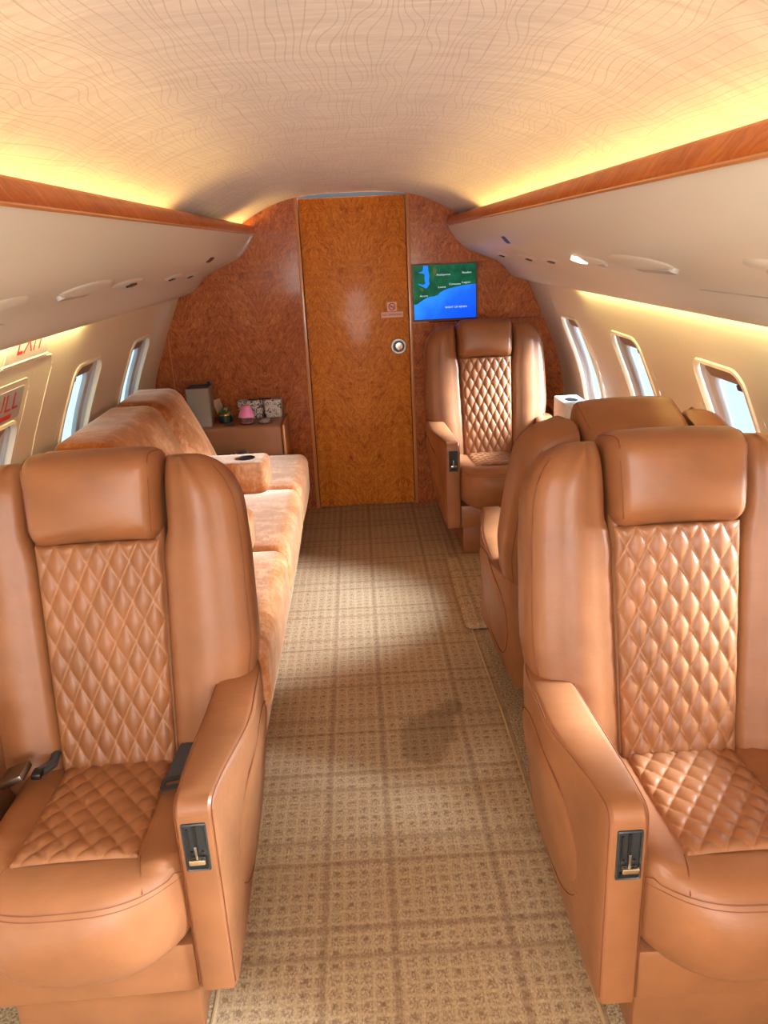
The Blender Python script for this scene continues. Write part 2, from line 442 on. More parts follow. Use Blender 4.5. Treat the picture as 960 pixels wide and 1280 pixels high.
def make_window(side, n, yc, zb, zt):
    w = empty_struct('window_%d' % n)
    sc, hs = hole(zb, zt)
    F = lambda a, b, d: wallP(side, yc + a, sc + b, d)
    def ringloft(bm, seq, closed=True):
        rings = [[F(a, b + oy, d) for a, b in rrect_d(ww, hh, r, 8)] for (ww, hh, r, d, oy) in seq]
        loft(bm, rings, cap=False)
    bm = BM()    # raised lip around the opening
    ringloft(bm, [(HW + 0.014, hs + 0.014, 0.065, 0.001, 0), (HW + 0.012, hs + 0.012, 0.063, -0.006, 0), (HW + 0.002, hs + 0.002, 0.056, -0.008, 0), (HW - 0.002, hs - 0.002, 0.054, -0.002, 0), (HW - 0.002, hs - 0.002, 0.054, 0.012, 0)])
    obj('window_frame', bm, m_wall, w)
    bm = BM()    # dark gasket then the reveal
    ringloft(bm, [(HW - 0.002, hs - 0.002, 0.054, 0.012, 0), (HW - 0.008, hs - 0.008, 0.05, 0.014, 0)])
    obj('gasket', bm, m_brown, w)
    bm = BM()
    ih = hs - 0.045; iw = HW - 0.038
    ringloft(bm, [(HW - 0.008, hs - 0.008, 0.05, 0.010, 0), (HW - 0.014, hs - 0.014, 0.05, 0.022, 0), (iw + 0.010, ih + 0.008, 0.06, 0.026, -0.016), (iw + 0.003, ih + 0.002, 0.055, 0.029, -0.016), (iw, ih, 0.055, 0.036, -0.016), (iw, ih, 0.055, 0.046, -0.016)])
    obj('window_reveal', bm, m_grey, w)
    bm = BM(); prism(bm, rrect(iw + 0.002, ih + 0.002, 0.055, 8), lambda a, b, d: F(a, b - 0.016, d), 0.038, 0.042)
    obj('window_pane', bm, m_glass, w, smooth=False)
    bm = BM()    # stowed pleated shade across the head of the opening
    grid(bm, lambda u, v: F(lerp(-HW + 0.022, HW - 0.022, u), lerp(hs - 0.062, hs - 0.014, v), lerp(0.025, 0.019, v)), 8, 6)
    obj('window_shade', bm, m_shade, w)
    bm = BM(); M_ = [F(a - HW * 0.62 * 1, b + hs - 0.062, d) for a, b, d in [(x, y, z) for x in (-0.022, 0.022) for y in (-0.008, 0.008) for z in (0.024, 0.012)]]
    V = [bm.verts.new(p) for p in M_]
    for q in ((0, 1, 3, 2), (4, 6, 7, 5), (0, 4, 5, 1), (2, 3, 7, 6), (0, 2, 6, 4), (1, 5, 7, 3)): bm.faces.new([V[k] for k in q])
    obj('shade_handle', bm, m_brown, w, smooth=False)
n = 1
for side in (-1, 1):
    for (yc, zb, zt) in WIN[side]:
        make_window(side, n, yc, zb, zt); n += 1

# emergency hatch mouldings on the left wall: raised ridges
def ridge_path(y0, y1, z0, z1, r):
    pts = []
    for (a, b) in rrect((y1 - y0) / 2, (s_of_z(z1) - s_of_z(z0)) / 2, r, 6): pts.append(wallP(-1, (y0 + y1) / 2 + a, (s_of_z(z0) + s_of_z(z1)) / 2 + b, 0.0))
    out = []
    for a, b in zip(pts, pts[1:] + pts[:1]):
        k = max(1, int((b - a).length / 0.06))
        for j in range(k): out.append((a, b, j / k))
    return out
hatch = empty_struct('trim_1')
def ridge(name, y0, y1, z0, z1, r, rad):
    cy, cs = (y0 + y1) / 2, (s_of_z(z0) + s_of_z(z1)) / 2; hs_ = (s_of_z(z1) - s_of_z(z0)) / 2
    R = rrect((y1 - y0) / 2, hs_, r, 6); P = []
    for a, b in zip(R, R[1:] + R[:1]):
        k = max(1, int(math.dist(a, b) / 0.05))
        for j in range(k): P.append(wallP(-1, cy + lerp(a[0], b[0], j / k), cs + lerp(a[1], b[1], j / k), 0.001))
    bm = BM(); tube(bm, P, rad * 0.75, 6, closed=True); obj(name, bm, m_wall, hatch)
ridge('hatch_ridge', 1.62, 2.715, 0.36, 1.236, 0.05, 0.006)
ridge('hatch_inner_ridge', 1.98, 2.545, 0.56, 1.185, 0.05, 0.005)

# floor
bm = BM(); box(bm, (0, (YF + YA + 0.04) / 2, -0.015), (2.36, YA + 0.04 - YF, 0.03))
struct('floor', bm, m_carpet, smooth=False)
def slab(name, xs0, xs1, y0, y1, z, m, r=0.02):
    bm = BM(); cushion(bm, ((xs0 + xs1) / 2, (y0 + y1) / 2, z / 2), ((xs1 - xs0) / 2, (y1 - y0) / 2, z / 2), (min(r, (xs1 - xs0) / 2.01), r, z * 0.45), n=3)
    return struct(name, bm, m)
slab('trim_2', 0.44, 1.10, -1.0, 2.86, 0.006, m_carpet2, 0.01)
slab('trim_3', -1.10, -0.385, -1.0, 2.9, 0.006, m_carpet2, 0.01)
bm = BM(); tube(bm, [(0.405, 3.95, 0.002), (0.412, 2.9, 0.002), (0.424, 2.3, 0.004), (0.428, 1.6, 0.004), (0.43, 0.2, 0.004)], 0.0045, 6); struct('trim_4', bm, m_bind)
bm = BM(); tube(bm, [(-0.368, 4.4, 0.003), (-0.378, 2.6, 0.004), (-0.385, 0.2, 0.004)], 0.0045, 6); struct('trim_5', bm, m_bind)
bm = BM(); cushion(bm, (0.72, 3.265, 0.015), (0.335, 0.375, 0.015), (0.03, 0.03, 0.010), n=4)
tag(obj('carpet_panel', bm, m_carpet), 'loose carpeted floor panel with a lifted edge, half under the chairs', 'carpet panel')

# ceiling
cprof = [(0, 1.812), (0.16, 1.810), (0.30, 1.796), (0.42, 1.766), (0.53, 1.715), (0.61, 1.667), (0.68, 1.61), (0.76, 1.53)]
ch = catmull([(x, z, 0) for x, z in cprof], 6)
full = [Vector((-p.x, p.y, 0)) for p in ch[::-1]][:-1] + ch
bm = BM(); arcv = [0.0]
for a, b in zip(full, full[1:]): arcv.append(arcv[-1] + (b - a).length)
NY = 40
lay = bm.verts.layers.float.new('arc')
V = []
for k, p in enumerate(full):
    row = []
    for j in range(NY + 1):
        v = bm.verts.new((p.x, lerp(YF, YA + 0.02, j / NY), p.y)); v[lay] = arcv[k]; row.append(v)
    V.append(row)
for a, b in zip(V, V[1:]):
    for j in range(NY): bm.faces.new((a[j], b[j], b[j + 1], a[j + 1]))
struct('ceiling', bm, m_head)
# forward end of the cabin with an open doorway
bm = BM()
for (x0, x1, z0, z1) in ((-1.25, -0.33, -0.02, 1.95), (0.33, 1.25, -0.02, 1.95), (-0.33, 0.33, 1.82, 1.95)): box(bm, ((x0 + x1) / 2, YF - 0.03, (z0 + z1) / 2), (x1 - x0, 0.05, z1 - z0))
struct('wall_forward', bm, m_shell, smooth=False)

# ------------------------------------------------------------ aft bulkhead, door
def arch_z(x):     # inner outline of the cabin at the bulkhead, a bit beyond the linings
    return interp_lin([(0, 1.86), (0.3, 1.85), (0.42, 1.82), (0.55, 1.76), (0.7, 1.66), (0.85, 1.52), (1.0, 1.34), (1.1, 1.13), (1.2, 0.86), (1.245, 0.6)], abs(x))
def interp_lin(t, x):
    if x <= t[0][0]: return t[0][1]
    for (a, va), (b, vb) in zip(t, t[1:]):
        if x <= b: return lerp(va, vb, (x - a) / (b - a))
    return t[-1][1]
aft = empty_struct('wall_aft')
def panel(name, x0, x1, z0, ztop, y0, y1, m, parent, bev=0.0):
    xs = [lerp(x0, x1, k / 14) for k in range(15)]
    out = [(x0, z0), (x1, z0)] + [(x, min(ztop, max(arch_z(x), z0 + 0.001))) for x in xs[::-1]]
    bm = BM(); prism(bm, out, lambda a, b, d: Vector((a, d, b)), y0, y1)
    return obj(name, bm, m, parent, smooth=False)
DL, DR = -0.285, 0.305
panel('wood_panel', -1.245, -1.085, 0, 9, 4.61, 4.66, m_wood, aft)
panel('wood_panel', -1.081, DL - 0.02, 0, 9, 4.612, 4.66, m_wood, aft)
panel('wood_panel', DR + 0.02, 1.245, 0, 1.094, 4.612, 4.66, m_wood, aft)
panel('wood_panel', DR + 0.02, 1.245, 1.098, 9, 4.612, 4.66, m_wood, aft)
panel('leak_backing', -1.245, 1.245, -0.02, 9, 4.68, 4.72, Mat('dark_backing', (38, 40, 44), 0.6).m, aft)  # added dark sheet: blocks sky leaks, its colour gives the door gap its shade
for x in (DL - 0.011, DR + 0.011):
    bm = BM(); box(bm, (x, 4.62, 0.90), (0.019, 0.03, 1.80), 0.002); obj('door_trim', bm, m_trim, aft)
bm = BM(); box(bm, (0.37, 4.61, 1.096), (0.10, 0.006, 0.006)); obj('brass_rule', bm, m_trim, aft)
bm = BM(); box(bm, (-1.083, 4.61, 0.6), (0.004, 0.004, 1.15)); obj('brass_rule', bm, m_trim, aft)
door = empty_struct('door_1')
bm = BM(); box(bm, ((DL + DR) / 2, 4.64, 0.896), (DR - DL - 0.004, 0.03, 1.785), 0.002); obj('door_panel', bm, m_doorwood, door)
hn = link('door_handle', None, door)
def ycyl(bm, prof, c, n=28):   # lathe about the y axis; prof of (radius, depth towards the viewer)
    lathe(bm, prof, (0, 0, 0), n)
    for v in bm.verts: v.co = Vector((c[0] + v.co.x, c[1] - v.co.z, c[2] + v.co.y))
bm = BM(); ycyl(bm, [(0.044, 0.0), (0.046, 0.004), (0.043, 0.007), (0.034, 0.007), (0.032, 0.002), (0.0, 0.002)], (0.24, 4.625, 0.966))
obj('handle_ring', bm, m_steel, hn)
bm = BM(); ycyl(bm, [(0.022, 0.0), (0.023, 0.008), (0.02, 0.011), (0.0, 0.012)], (0.243, 4.623, 0.966)); obj('handle_knob', bm, m_chrome, hn)
bm = BM(); ycyl(bm, [(0.033, 0.0), (0.033, 0.0012), (0.0, 0.0012)], (0.24, 4.6238, 0.966)); obj('handle_cup', bm, m_bezel, hn)

# no smoking placard
pl = thing('no_smoking_placard', 'small no smoking placard with red circle stuck on the wooden door', 'sign', (0.21, 4.624, 1.15))
m_plac = Mat('placard', (232, 176, 150), 0.5).m; m_red = Mat('placard_red', (176, 40, 52), 0.5).m; m_dk = Mat('placard_ink', (96, 44, 40), 0.5).m
FY = lambda a, b, d: Vector((a, -d, b))
bm = BM(); prism(bm, rrect(0.028, 0.026, 0.004, 3), lambda a, b, d: FY(a, b + 0.042, d), 0, 0.0016); obj('pictogram_plate', bm, m_plac, pl, smooth=False)
bm = BM(); prism(bm, rrect(0.063, 0.0155, 0.003, 3), lambda a, b, d: FY(a, b - 0.003, d), 0, 0.0016); obj('text_plate', bm, m_plac, pl, smooth=False)
bm = BM()
loft(bm, [[FY(r * cos(2 * pi * k / 32), 0.042 + r * sin(2 * pi * k / 32), 0.0022) for k in range(32)] for r in (0.0155, 0.0205)], cap=False)
box(bm, (0, -0.0021, 0.042), (0.038, 0.0006, 0.0045), M=Matrix.Translation((0, 0, 0.042)) @ Matrix.Rotation(radians(40), 4, 'Y') @ Matrix.Translation((0, 0, -0.042)))
obj('prohibition_ring', bm, m_red, pl, smooth=False)
bm = BM(); box(bm, (-0.001, -0.0019, 0.0405), (0.022, 0.0004, 0.004)); box(bm, (0.008, -0.0019, 0.0455), (0.002, 0.0004, 0.006)); obj('cigarette', bm, m_dk, pl, smooth=False)
obj('lettering', text_bm('NO SMOKING', 0.0165, lambda a, b, d: FY(a, b - 0.003, 0.0019), width=0.114), m_dk, pl, smooth=False)

# map monitor set into the right hand panel
mon = thing('map_monitor', 'lit wall monitor showing a moving map of a green coast and blue bay', 'monitor', (0.515, 4.612, 1.26))
SW, SH = 0.178, 0.148
bm = BM()
loft(bm, [[FY(a, b, d) for a, b in rrect(w, h, 0.003, 2)] for (w, h, d) in ((SW + 0.012, SH + 0.012, 0.0), (SW + 0.012, SH + 0.012, 0.007), (SW + 0.006, SH + 0.006, 0.009), (SW + 0.004, SH + 0.004, 0.004))], cap=False)
obj('monitor_frame', bm, Mat('monitor_frame', (150, 104, 66), 0.35, 0.4).m, mon)
bm = BM(); prism(bm, [(-SW - 0.004, -SH - 0.004), (SW + 0.004, -SH - 0.004), (SW + 0.004, SH + 0.004), (-SW - 0.004, SH + 0.004)], FY, 0.0, 0.003); obj('screen_border', bm, m_black, mon, smooth=False)
M = Mat('screen_sea', (0, 0, 0), 0.3, spec=0.08); o = M.xyz()
f = M.math('ADD', M.math('MULTIPLY', o[2], 2.2), M.math('MULTIPLY', o[0], -1.6))
f = M.math('ADD', f, M.math('MULTIPLY', M.noise(M.obj(), 12, 2), 0.35))
M.set('Emission Color', M.ramp(M.math('ADD', f, 0.45), [(0.1, (10, 84, 250)), (0.45, (20, 104, 252)), (0.75, (44, 150, 255))])); M.set('Emission Strength', 0.95); m_sea = M.m
M = Mat('screen_land', (0, 0, 0), 0.3, spec=0.08)
M.set('Emission Color', M.ramp(M.noise(M.obj(), 14, 4), [(0.3, (4, 62, 42)), (0.55, (8, 92, 58)), (0.75, (52, 104, 34))])); M.set('Emission Strength', 0.9); m_land = M.m
def sx(px): return (px / 821.0) * 2 * SW - SW        # map picture 821 x 690 units
def sy(py): return SH - (py / 690.0) * 2 * SH
bm = BM(); prism(bm, [(-SW, -SH), (SW, -SH), (SW, SH), (-SW, SH)], FY, 0.003, 0.0036); obj('screen', bm, m_sea, mon, smooth=False)
coast = [(0, 492), (40, 488), (90, 455), (150, 420), (210, 398), (270, 395), (320, 378), (345, 350), (400, 322), (470, 300), (560, 285), (650, 268), (740, 262), (821, 258)]
bm = BM(); prism(bm, [(sx(0), sy(0))] + [(sx(a), sy(b)) for a, b in coast] + [(sx(821), sy(0))], FY, 0.0036, 0.004); obj('map_land', bm, m_land, mon, smooth=False)
lake = [(135, 0), (195, 0), (200, 60), (212, 130), (205, 190), (212, 230), (190, 270), (160, 290), (130, 270), (60, 235), (70, 225), (130, 240), (155, 225), (145, 160), (150, 110), (120, 95), (60, 85), (120, 70), (130, 40)]
bm = BM(); prism(bm, [(sx(a), sy(b)) for a, b in lake], FY, 0.004, 0.0044); obj('map_lake', bm, emit('map_lake', (40, 136, 255), 0.95), mon, smooth=False)
m_txt = emit('map_text', (225, 235, 240), 0.9)
for s, px, py, w in (('Atakpame', 395, 122, 185), ('Ibadan', 705, 108, 120), ('Cotonou', 545, 248, 150), ('Lagos', 695, 232, 110), ('Lome', 375, 280, 98), ('Accra', 132, 385, 108), ('BIGHT OF BENIN', 558, 545, 285)):
    obj('map_lettering', text_bm(s, 0.0145, lambda a, b, d: FY(a + sx(px), b + sy(py), 0.0046), width=w / 821 * 2 * SW), m_txt, mon, smooth=False)
m_riv = emit('map_rivers', (40, 120, 110), 0.8); m_high = emit('map_high', (96, 100, 50), 0.8)
for pts in ([(285, 0), (300, 60), (270, 130), (250, 190)], [(440, 60), (500, 90), (540, 130), (545, 200)], [(340, 10), (350, 70)], [(540, 0), (530, 60)], [(640, 10), (620, 60), (640, 110)], [(740, 0), (720, 40), (690, 70)], [(290, 200), (300, 260), (330, 300)]):
    bm = BM(); tube(bm, [Vector((sx(a), -0.0042, sy(b))) for a, b in pts], 0.0006, 4); obj('map_river', bm, m_riv, mon)
for pts in ([(270, 20), (310, 60), (305, 110), (275, 125), (255, 80)], [(75, 275), (120, 285), (140, 310), (110, 325)]):
    bm = BM(); prism(bm, [(sx(a), sy(b)) for a, b in pts], FY, 0.004, 0.0043); obj('map_highland', bm, m_high, mon, smooth=False)

# ------------------------------------------------------------ overhead bins with wooden fascia, cove light, service strip
bprof = [(0.536, 1.620), (0.555, 1.583), (0.58, 1.549), (0.615, 1.512), (0.66, 1.483), (0.74, 1.449), (0.80, 1.424), (0.845, 1.392), (0.885, 1.348), (0.910, 1.328), (0.940, 1.316), (0.966, 1.306)]
bp = catmull([(x, z, 0) for x, z in bprof], 5)
def binP(side, y, x, d=0.0):
    for a, b in zip(bp, bp[1:]):
        if a.x <= x <= b.x:
            t = (x - a.x) / (b.x - a.x); p = a.lerp(b, t); dd = (b - a).normalized(); nrm = Vector((dd.y, -dd.x))   # inward/down
            return Vector((side * (p.x + nrm.x * d), y, p.y + nrm.y * d))
def make_bin(side, label):
    r = thing('overhead_bin', label, 'overhead bin', group='cream overhead bins')
    bm = BM()
    rings = []
    back = [(0.958, 1.316), (0.93, 1.345), (0.925, 1.44), (0.80, 1.55), (0.70, 1.612), (0.57, 1.622)]
    prof = [(p.x, p.y) for p in bp] + back
    for y in [lerp(YF + 0.05, YA - 0.001, k / 12) for k in range(13)]: rings.append([Vector((side * x, y, z)) for x, z in prof])
    loft(bm, rings); obj('bin_shell', bm, m_shell, r, ang=30)
    bm = BM()
    fp = [(0.533, 1.618), (0.530, 1.624), (0.538, 1.655), (0.545, 1.662), (0.556, 1.664), (0.566, 1.658), (0.566, 1.624), (0.552, 1.618)]
    loft(bm, [[Vector((side * x, y, z)) for x, z in fp] for y in (YF + 0.05, YA - 0.001)]); obj('wood_fascia', bm, m_fascia, r, ang=50)
    bm = BM(); tube(bm, [(side * 0.5335, YF + 0.06, 1.6165), (side * 0.5335, YA - 0.002, 1.6165)], 0.004, 6); obj('fascia_bead', bm, m_trim, r)
    # cove strips
    bm = BM()
    for (a, b) in (((-1.6, 2.75), (4.05, 4.55)) if side < 0 else ((-1.6, 3.75),)): box(bm, (side * 0.640, (a + b) / 2, 1.624), (0.022, b - a, 0.008))
    obj('cove_light', bm, m_cove, r, smooth=False)
    # lower seam of the service strip
    bm = BM()
    for x in (0.845, 0.63):
        if x > 0.7: tube(bm, [binP(side, y, x, 0.0003) for y in (0.0, 1.0, 1.95)], 0.0018, 5)
    obj('service_seam', bm, m_seam if False else m_grey, r)
    def pod(y, x, hy, hx, hh, name='service_pod', m=m_shell):
        bm = BM()
        for_ = []
        grid(bm, lambda u, v: binP(side, y + hy * cos(2 * pi * u) * sin(v * pi / 2), x + hx * sin(2 * pi * u) * sin(v * pi / 2), hh * cos(v * pi / 2) - 0.0005), 28, 8, closeu=True)
        bmesh.ops.remove_doubles(bm, verts=bm.verts, dist=1e-5); return obj(name, bm, m, r)
    def slot(y, x, hy, hx, name='air_vent', m=m_black, d=0.004):
        bm = BM(); prism(bm, rrect(hy, hx, min(hy, hx) * 0.95, 4), lambda a, b, dd: binP(side, y + a, x + b, dd), 0.0, d); return obj(name, bm, m, r, smooth=False)
    if side > 0:
        for y, x in ((3.88, 0.70), (3.40, 0.725), (3.06, 0.735)): pod(y, x, 0.13, 0.03, 0.008); slot(y - 0.03, x + 0.006, 0.03, 0.010, d=0.011)
        pod(2.48, 0.715, 0.16, 0.035, 0.010); slot(2.50, 0.700, 0.05, 0.018, 'reading_light', m_lamp, 0.013); slot(2.40, 0.742, 0.035, 0.008, 'air_vent', m_grey, 0.008)
        pod(2.03, 0.715, 0.20, 0.05, 0.012); slot(1.98, 0.745, 0.12, 0.012, 'speaker_grille', m_grey, 0.0105)
        pod(1.33, 0.695, 0.09, 0.03, 0.010); slot(1.30, 0.70, 0.03, 0.016, 'air_vent', m_grey, 0.014)
        slot(3.20, 0.60, 0.038, 0.013, 'blue_tag', Mat('blue_tag', (38, 48, 110), 0.4).m, 0.0015)
    else:
        slot(3.615, 0.625, 0.045, 0.012, 'door_latch', m_brown, 0.006); pod(3.62, 0.625, 0.11, 0.022, 0.003, 'latch_surround')
        for y, x in ((3.9, 0.768), (3.45, 0.755)): pod(y, x, 0.13, 0.03, 0.008); slot(y - 0.02, x + 0.006, 0.03, 0.010, d=0.011)
        pod(2.68, 0.735, 0.15, 0.032, 0.009); slot(2.70, 0.735, 0.04, 0.010, d=0.013)
        pod(2.25, 0.725, 0.20, 0.045, 0.012); slot(2.2, 0.755, 0.11, 0.010, 'speaker_grille', m_grey, 0.0105)
        pod(1.75, 0.745, 0.14, 0.035, 0.010)
    # warm wash strip tucked over the side wall
    bm = BM()
    a, b = (1.3, 2.95) if side < 0 else (1.5, 3.55)
    box(bm, (side * 0.958, (a + b) / 2, 1.334), (0.010, b - a, 0.010)); obj('wash_light', bm, m_wash, r, smooth=False)
    return r
make_bin(-1, 'long cream overhead bin with wood fascia above the velvet sofa')
make_bin(1, 'long cream overhead bin with wood fascia above the row of armchairs, reading light lit')

# ------------------------------------------------------------ signs on the left wall
def wall_plate(y0, y1, z0, z1, d0, d1, m, name, parent, r=0.01):
    sc, hs = hole(z0, z1); bm = BM()
    prism(bm, rrect((y1 - y0) / 2, hs, r, 3), lambda a, b, d: wallP(-1, (y0 + y1) / 2 + a, sc + b, d), d0, d1)
    return obj(name, bm, m, parent, smooth=False)
m_signred = Mat('sign_red', (198, 28, 34), 0.5).m
es = thing('exit_sign', 'white sign with red letters EXIT partly hidden by the overhead bin', 'sign')
wall_plate(2.29, 2.62, 1.250, 1.325, 0.001, -0.003, Mat('sign_white', (214, 206, 196), 0.5).m, 'sign_plate', es)
sc = s_of_z(1.303); obj('sign_lettering', text_bm('EXIT', 0.115, lambda a, b, d: wallP(-1, 2.465 + a, sc + b, -0.0036), width=0.20), m_signred, es, smooth=False)
bm = BM(); tube(bm, [wallP(-1, y, s_of_z(1.246), -0.002) for y in (2.28, 2.63)], 0.005, 6); obj('sign_ledge', bm, m_wall, es)
ps = thing('pull_sign', 'grey plate with red letters PULL above the hatch window', 'sign')
wall_plate(2.13, 2.50, 1.068, 1.165, 0.001, -0.003, Mat('sign_grey', (176, 172, 172), 0.45).m, 'sign_plate', ps)
sc2 = s_of_z(1.125); obj('sign_lettering', text_bm('PULL', 0.085, lambda a, b, d: wallP(-1, 2.355 + a, sc2 + b, -0.0036), width=0.235), m_signred, ps, smooth=False)
wall_plate(2.20, 2.435, 1.074, 1.09, -0.003, -0.0034, m_signred, 'red_band', ps, 0.003)

# ------------------------------------------------------------ armchairs
def quilt(bm, w, h, dw, dh, amp, fn, nu, nv, edge=0.020):
    lay = bm.verts.layers.float.new('seam')
    V = []
    for i in range(nu):
        row = []
        for j in range(nv):
            u = i / (nu - 1); v = j / (nv - 1); x = (u * 2 - 1) * w; y = v * h
            A = x / dw + y / dh; B = x / dw - y / dh
            a = abs(sin(pi * A)); b = abs(sin(pi * B))
            pil = (a * b) ** 0.42
            e = min(1.0, min(w - abs(x), y, h - y) / edge); e = sqrt(max(0, 1 - (1 - e) ** 2))
            p = fn(u * 2 - 1, y, amp * (0.25 * e + 0.75 * pil * e) - 0.002 * (1 - e))
            vv = bm.verts.new(p); dd = min(a, b)
            vv[lay] = max(0.0, 1 - dd / 0.17) * 0.4 * (1 if e > 0.5 else 0); row.append(vv)
        V.append(row)
    for a, b in zip(V, V[1:]):
        for j in range(nv - 1): bm.faces.new((a[j], b[j], b[j + 1], a[j + 1]))

BACK_T = 0.70
def back_hw(t): return interp([(-0.06, 0.265), (0.12, 0.305), (0.28, 0.325), (0.46, 0.322), (0.56, 0.315)], t)
def back_xo(t, T=0.674, R=0.15):
    w = back_hw(min(t, T - R)); 
    if t > T - R:
        q = (t - (T - R)) / R; w = 0.205 + (w - 0.205) * (max(0, 1 - q ** 2.3)) ** 0.5
    return w
def back_xi(t): return interp([(0, 0.126), (0.47, 0.137), (0.53, 0.151), (0.70, 0.153)], t)
def sect(xi, xo, yf, yr, t, s, ri, ro, bul):
    P = []
    w = xo - xi; ri = min(ri, w * 0.45); ro = min(ro, w * 0.5); rb = min(0.045, w * 0.5)
    n = 6
    # front face from inner edge to outer edge, then side, rear
    for k in range(n + 1):
        a = pi / 2 * k / n; P.append((xi + ri - ri * cos(a), yf + ri - ri * sin(a)))
    for k in range(1, n):
        u = k / n; P.append((lerp(xi + ri, xo - ro, u), yf - bul * sin(pi * u)))
    for k in range(n + 1):
        a = pi / 2 * k / n; P.append((xo - ro + ro * sin(a), yf + ro - ro * cos(a)))
    for k in range(n + 1):
        a = pi / 2 * k / n; P.append((xo - rb + rb * cos(a), yr - rb + rb * sin(a)))
    P.append((xi + 0.005, yr))
    return [Vector((s * x, y, t)) for x, y in P]

def make_chair(name, label, loc, rz, aisle, arm_rear=0.63, belts=(), recline=12):
    """front of the arms at local y = 0, chair faces -y; aisle = side (+1/-1) of the arm with controls"""
    r = thing(name, label, 'armchair', loc, rz, 'tan leather reclining armchairs')
    BM_ = Matrix.Translation((0, 0.355, 0.430)) @ Matrix.Rotation(radians(-recline), 4, 'X') @ Matrix.Diagonal((1, 1, 1.045, 1))
    L = m_leather
    # --- backrest
    for s in (-1, 1):
        bm = BM(); rings = []
        ts = [lerp(-0.06, 0.50, k / 14) for k in range(15)] + [0.50 + 0.174 * sin(pi / 2 * k / 14) for k in range(1, 15)]
        for t in ts:
            xo = back_xo(t); xi = min(back_xi(t), xo - 0.004)
            q = max(0, (t - 0.59) / 0.084); dq = 0.06 * (1 - sqrt(max(0, 1 - q * q)))
            qb = max(0, (-0.02 - t) / 0.04); dq += 0.03 * (1 - sqrt(max(0, 1 - qb * qb)))
            rings.append(sect(xi, xo, -0.014 + dq, 0.135 - dq * 0.6, t, s, 0.030, 0.055, 0.012))
        loft(bm, [[BM_ @ p for p in ring] for ring in rings]); obj('side_bolster', bm, L, r, ang=60)
        # piping down the outer edge of the bolster
        bm = BM(); P = []
        for k in range(40):
            t = lerp(-0.03, 0.648, k / 39); xo = back_xo(t); q = max(0, (t - 0.59) / 0.084); dq = 0.06 * (1 - sqrt(max(0, 1 - q * q)))
            ro = min(0.055, (xo - min(back_xi(t), xo - .004)) * 0.5); a = radians(50)
            P.append(BM_ @ Vector((s * (xo - ro + ro * sin(a) + 0.0003), -0.014 + dq + ro - ro * cos(a) - 0.0003, t)))
        tube(bm, P, 0.0016, 5); obj('piping', bm, m_seam, r)
        bm = BM(); P = []
        for k in range(40):
            t = lerp(-0.03, 0.640, k / 39); xo = back_xo(t); q = max(0, (t - 0.59) / 0.084); dq = 0.06 * (1 - sqrt(max(0, 1 - q * q)))
            rb = min(0.045, (xo - min(back_xi(t), xo - .004)) * 0.5); a = radians(62)
            P.append(BM_ @ Vector((s * (xo - rb + rb * cos(a)), 0.135 - dq * 0.6 - rb + rb * sin(a) + 0.0004, t)))
        tube(bm, P, 0.0016, 5); obj('piping', bm, m_seam, r)
    bm = BM(); cushion(bm, (0, 0.062, 0.30), (0.142, 0.058, 0.33), 0.02, n=5, M=BM_); obj('back_shell', bm, L, r)
    bm = BM()
    quilt(bm, 1.0, 0.515, 0.0, 0.0, 0.0, None, 0, 0) if False else None
    hw = lambda t: lerp(0.1245, 0.1350, t / 0.515)
    quilt(bm, 0.13, 0.515, 0.0435, 0.0860, 0.011, lambda u, t, d: BM_ @ Vector((u * hw(t), -0.004 - d - 0.008 * (1 - u * u), t - 0.012)), 96, 150)
    obj('quilted_back_panel', bm, L, r, ang=80)
    def hwarp(q):
        return Vector((q.x * lerp(0.965, 1.02, (q.z + 0.1) / 0.2), q.y - 0.018 * (1 - (q.x / 0.148) ** 2) * (q.y < 0) * (1 - (q.z / 0.1) ** 2) , q.z + 0.006 * (1 - (q.x / 0.148) ** 2)))
    bm = BM(); cushion(bm, (0, 0.052, 0.594), (0.146, 0.100, 0.097), (0.032, 0.068, 0.043), n=9, M=BM_, warp=hwarp); obj('headrest', bm, L, r)
    for s in (-1, 1):
        def hq(y, z):
            p = Vector((s * 0.133, y, z)); h = (0.146, 0.100, 0.097); rr = (0.032, 0.068, 0.043)
            inn = Vector([max(-(h[k] - rr[k]), min(h[k] - rr[k], p[k])) for k in range(3)]); d = Vector([(p[k] - inn[k]) / rr[k] for k in range(3)])
            d.normalize(); return BM_ @ (hwarp(Vector([inn[k] + d[k] * rr[k] * 1.004 for k in range(3)])) + Vector((0, 0.052, 0.594)))
        bm = BM(); tube(bm, [hq(y, z) for y, z in ((0.06, 0.097), (0.0, 0.097), (-0.05, 0.097), (-0.075, 0.097), (-0.09, 0.092), (-0.1, 0.075), (-0.1, 0.03), (-0.1, -0.03), (-0.1, -0.065), (-0.1, -0.08))], 0.0013, 5)
        obj('headrest_stitching', bm, m_seam, r)
    # --- seat
    prof = catmull([(0.44, 0.405, 0), (0.41, 0.438, 0), (0.33, 0.449, 0), (0.18, 0.460, 0), (0.05, 0.474, 0), (-0.02, 0.473, 0), (-0.062, 0.452, 0), (-0.085, 0.412, 0), (-0.090, 0.365, 0), (-0.080, 0.31, 0), (-0.055, 0.268, 0), (-0.01, 0.250, 0), (0.10, 0.245, 0)], 5)
    HWS = 0.203
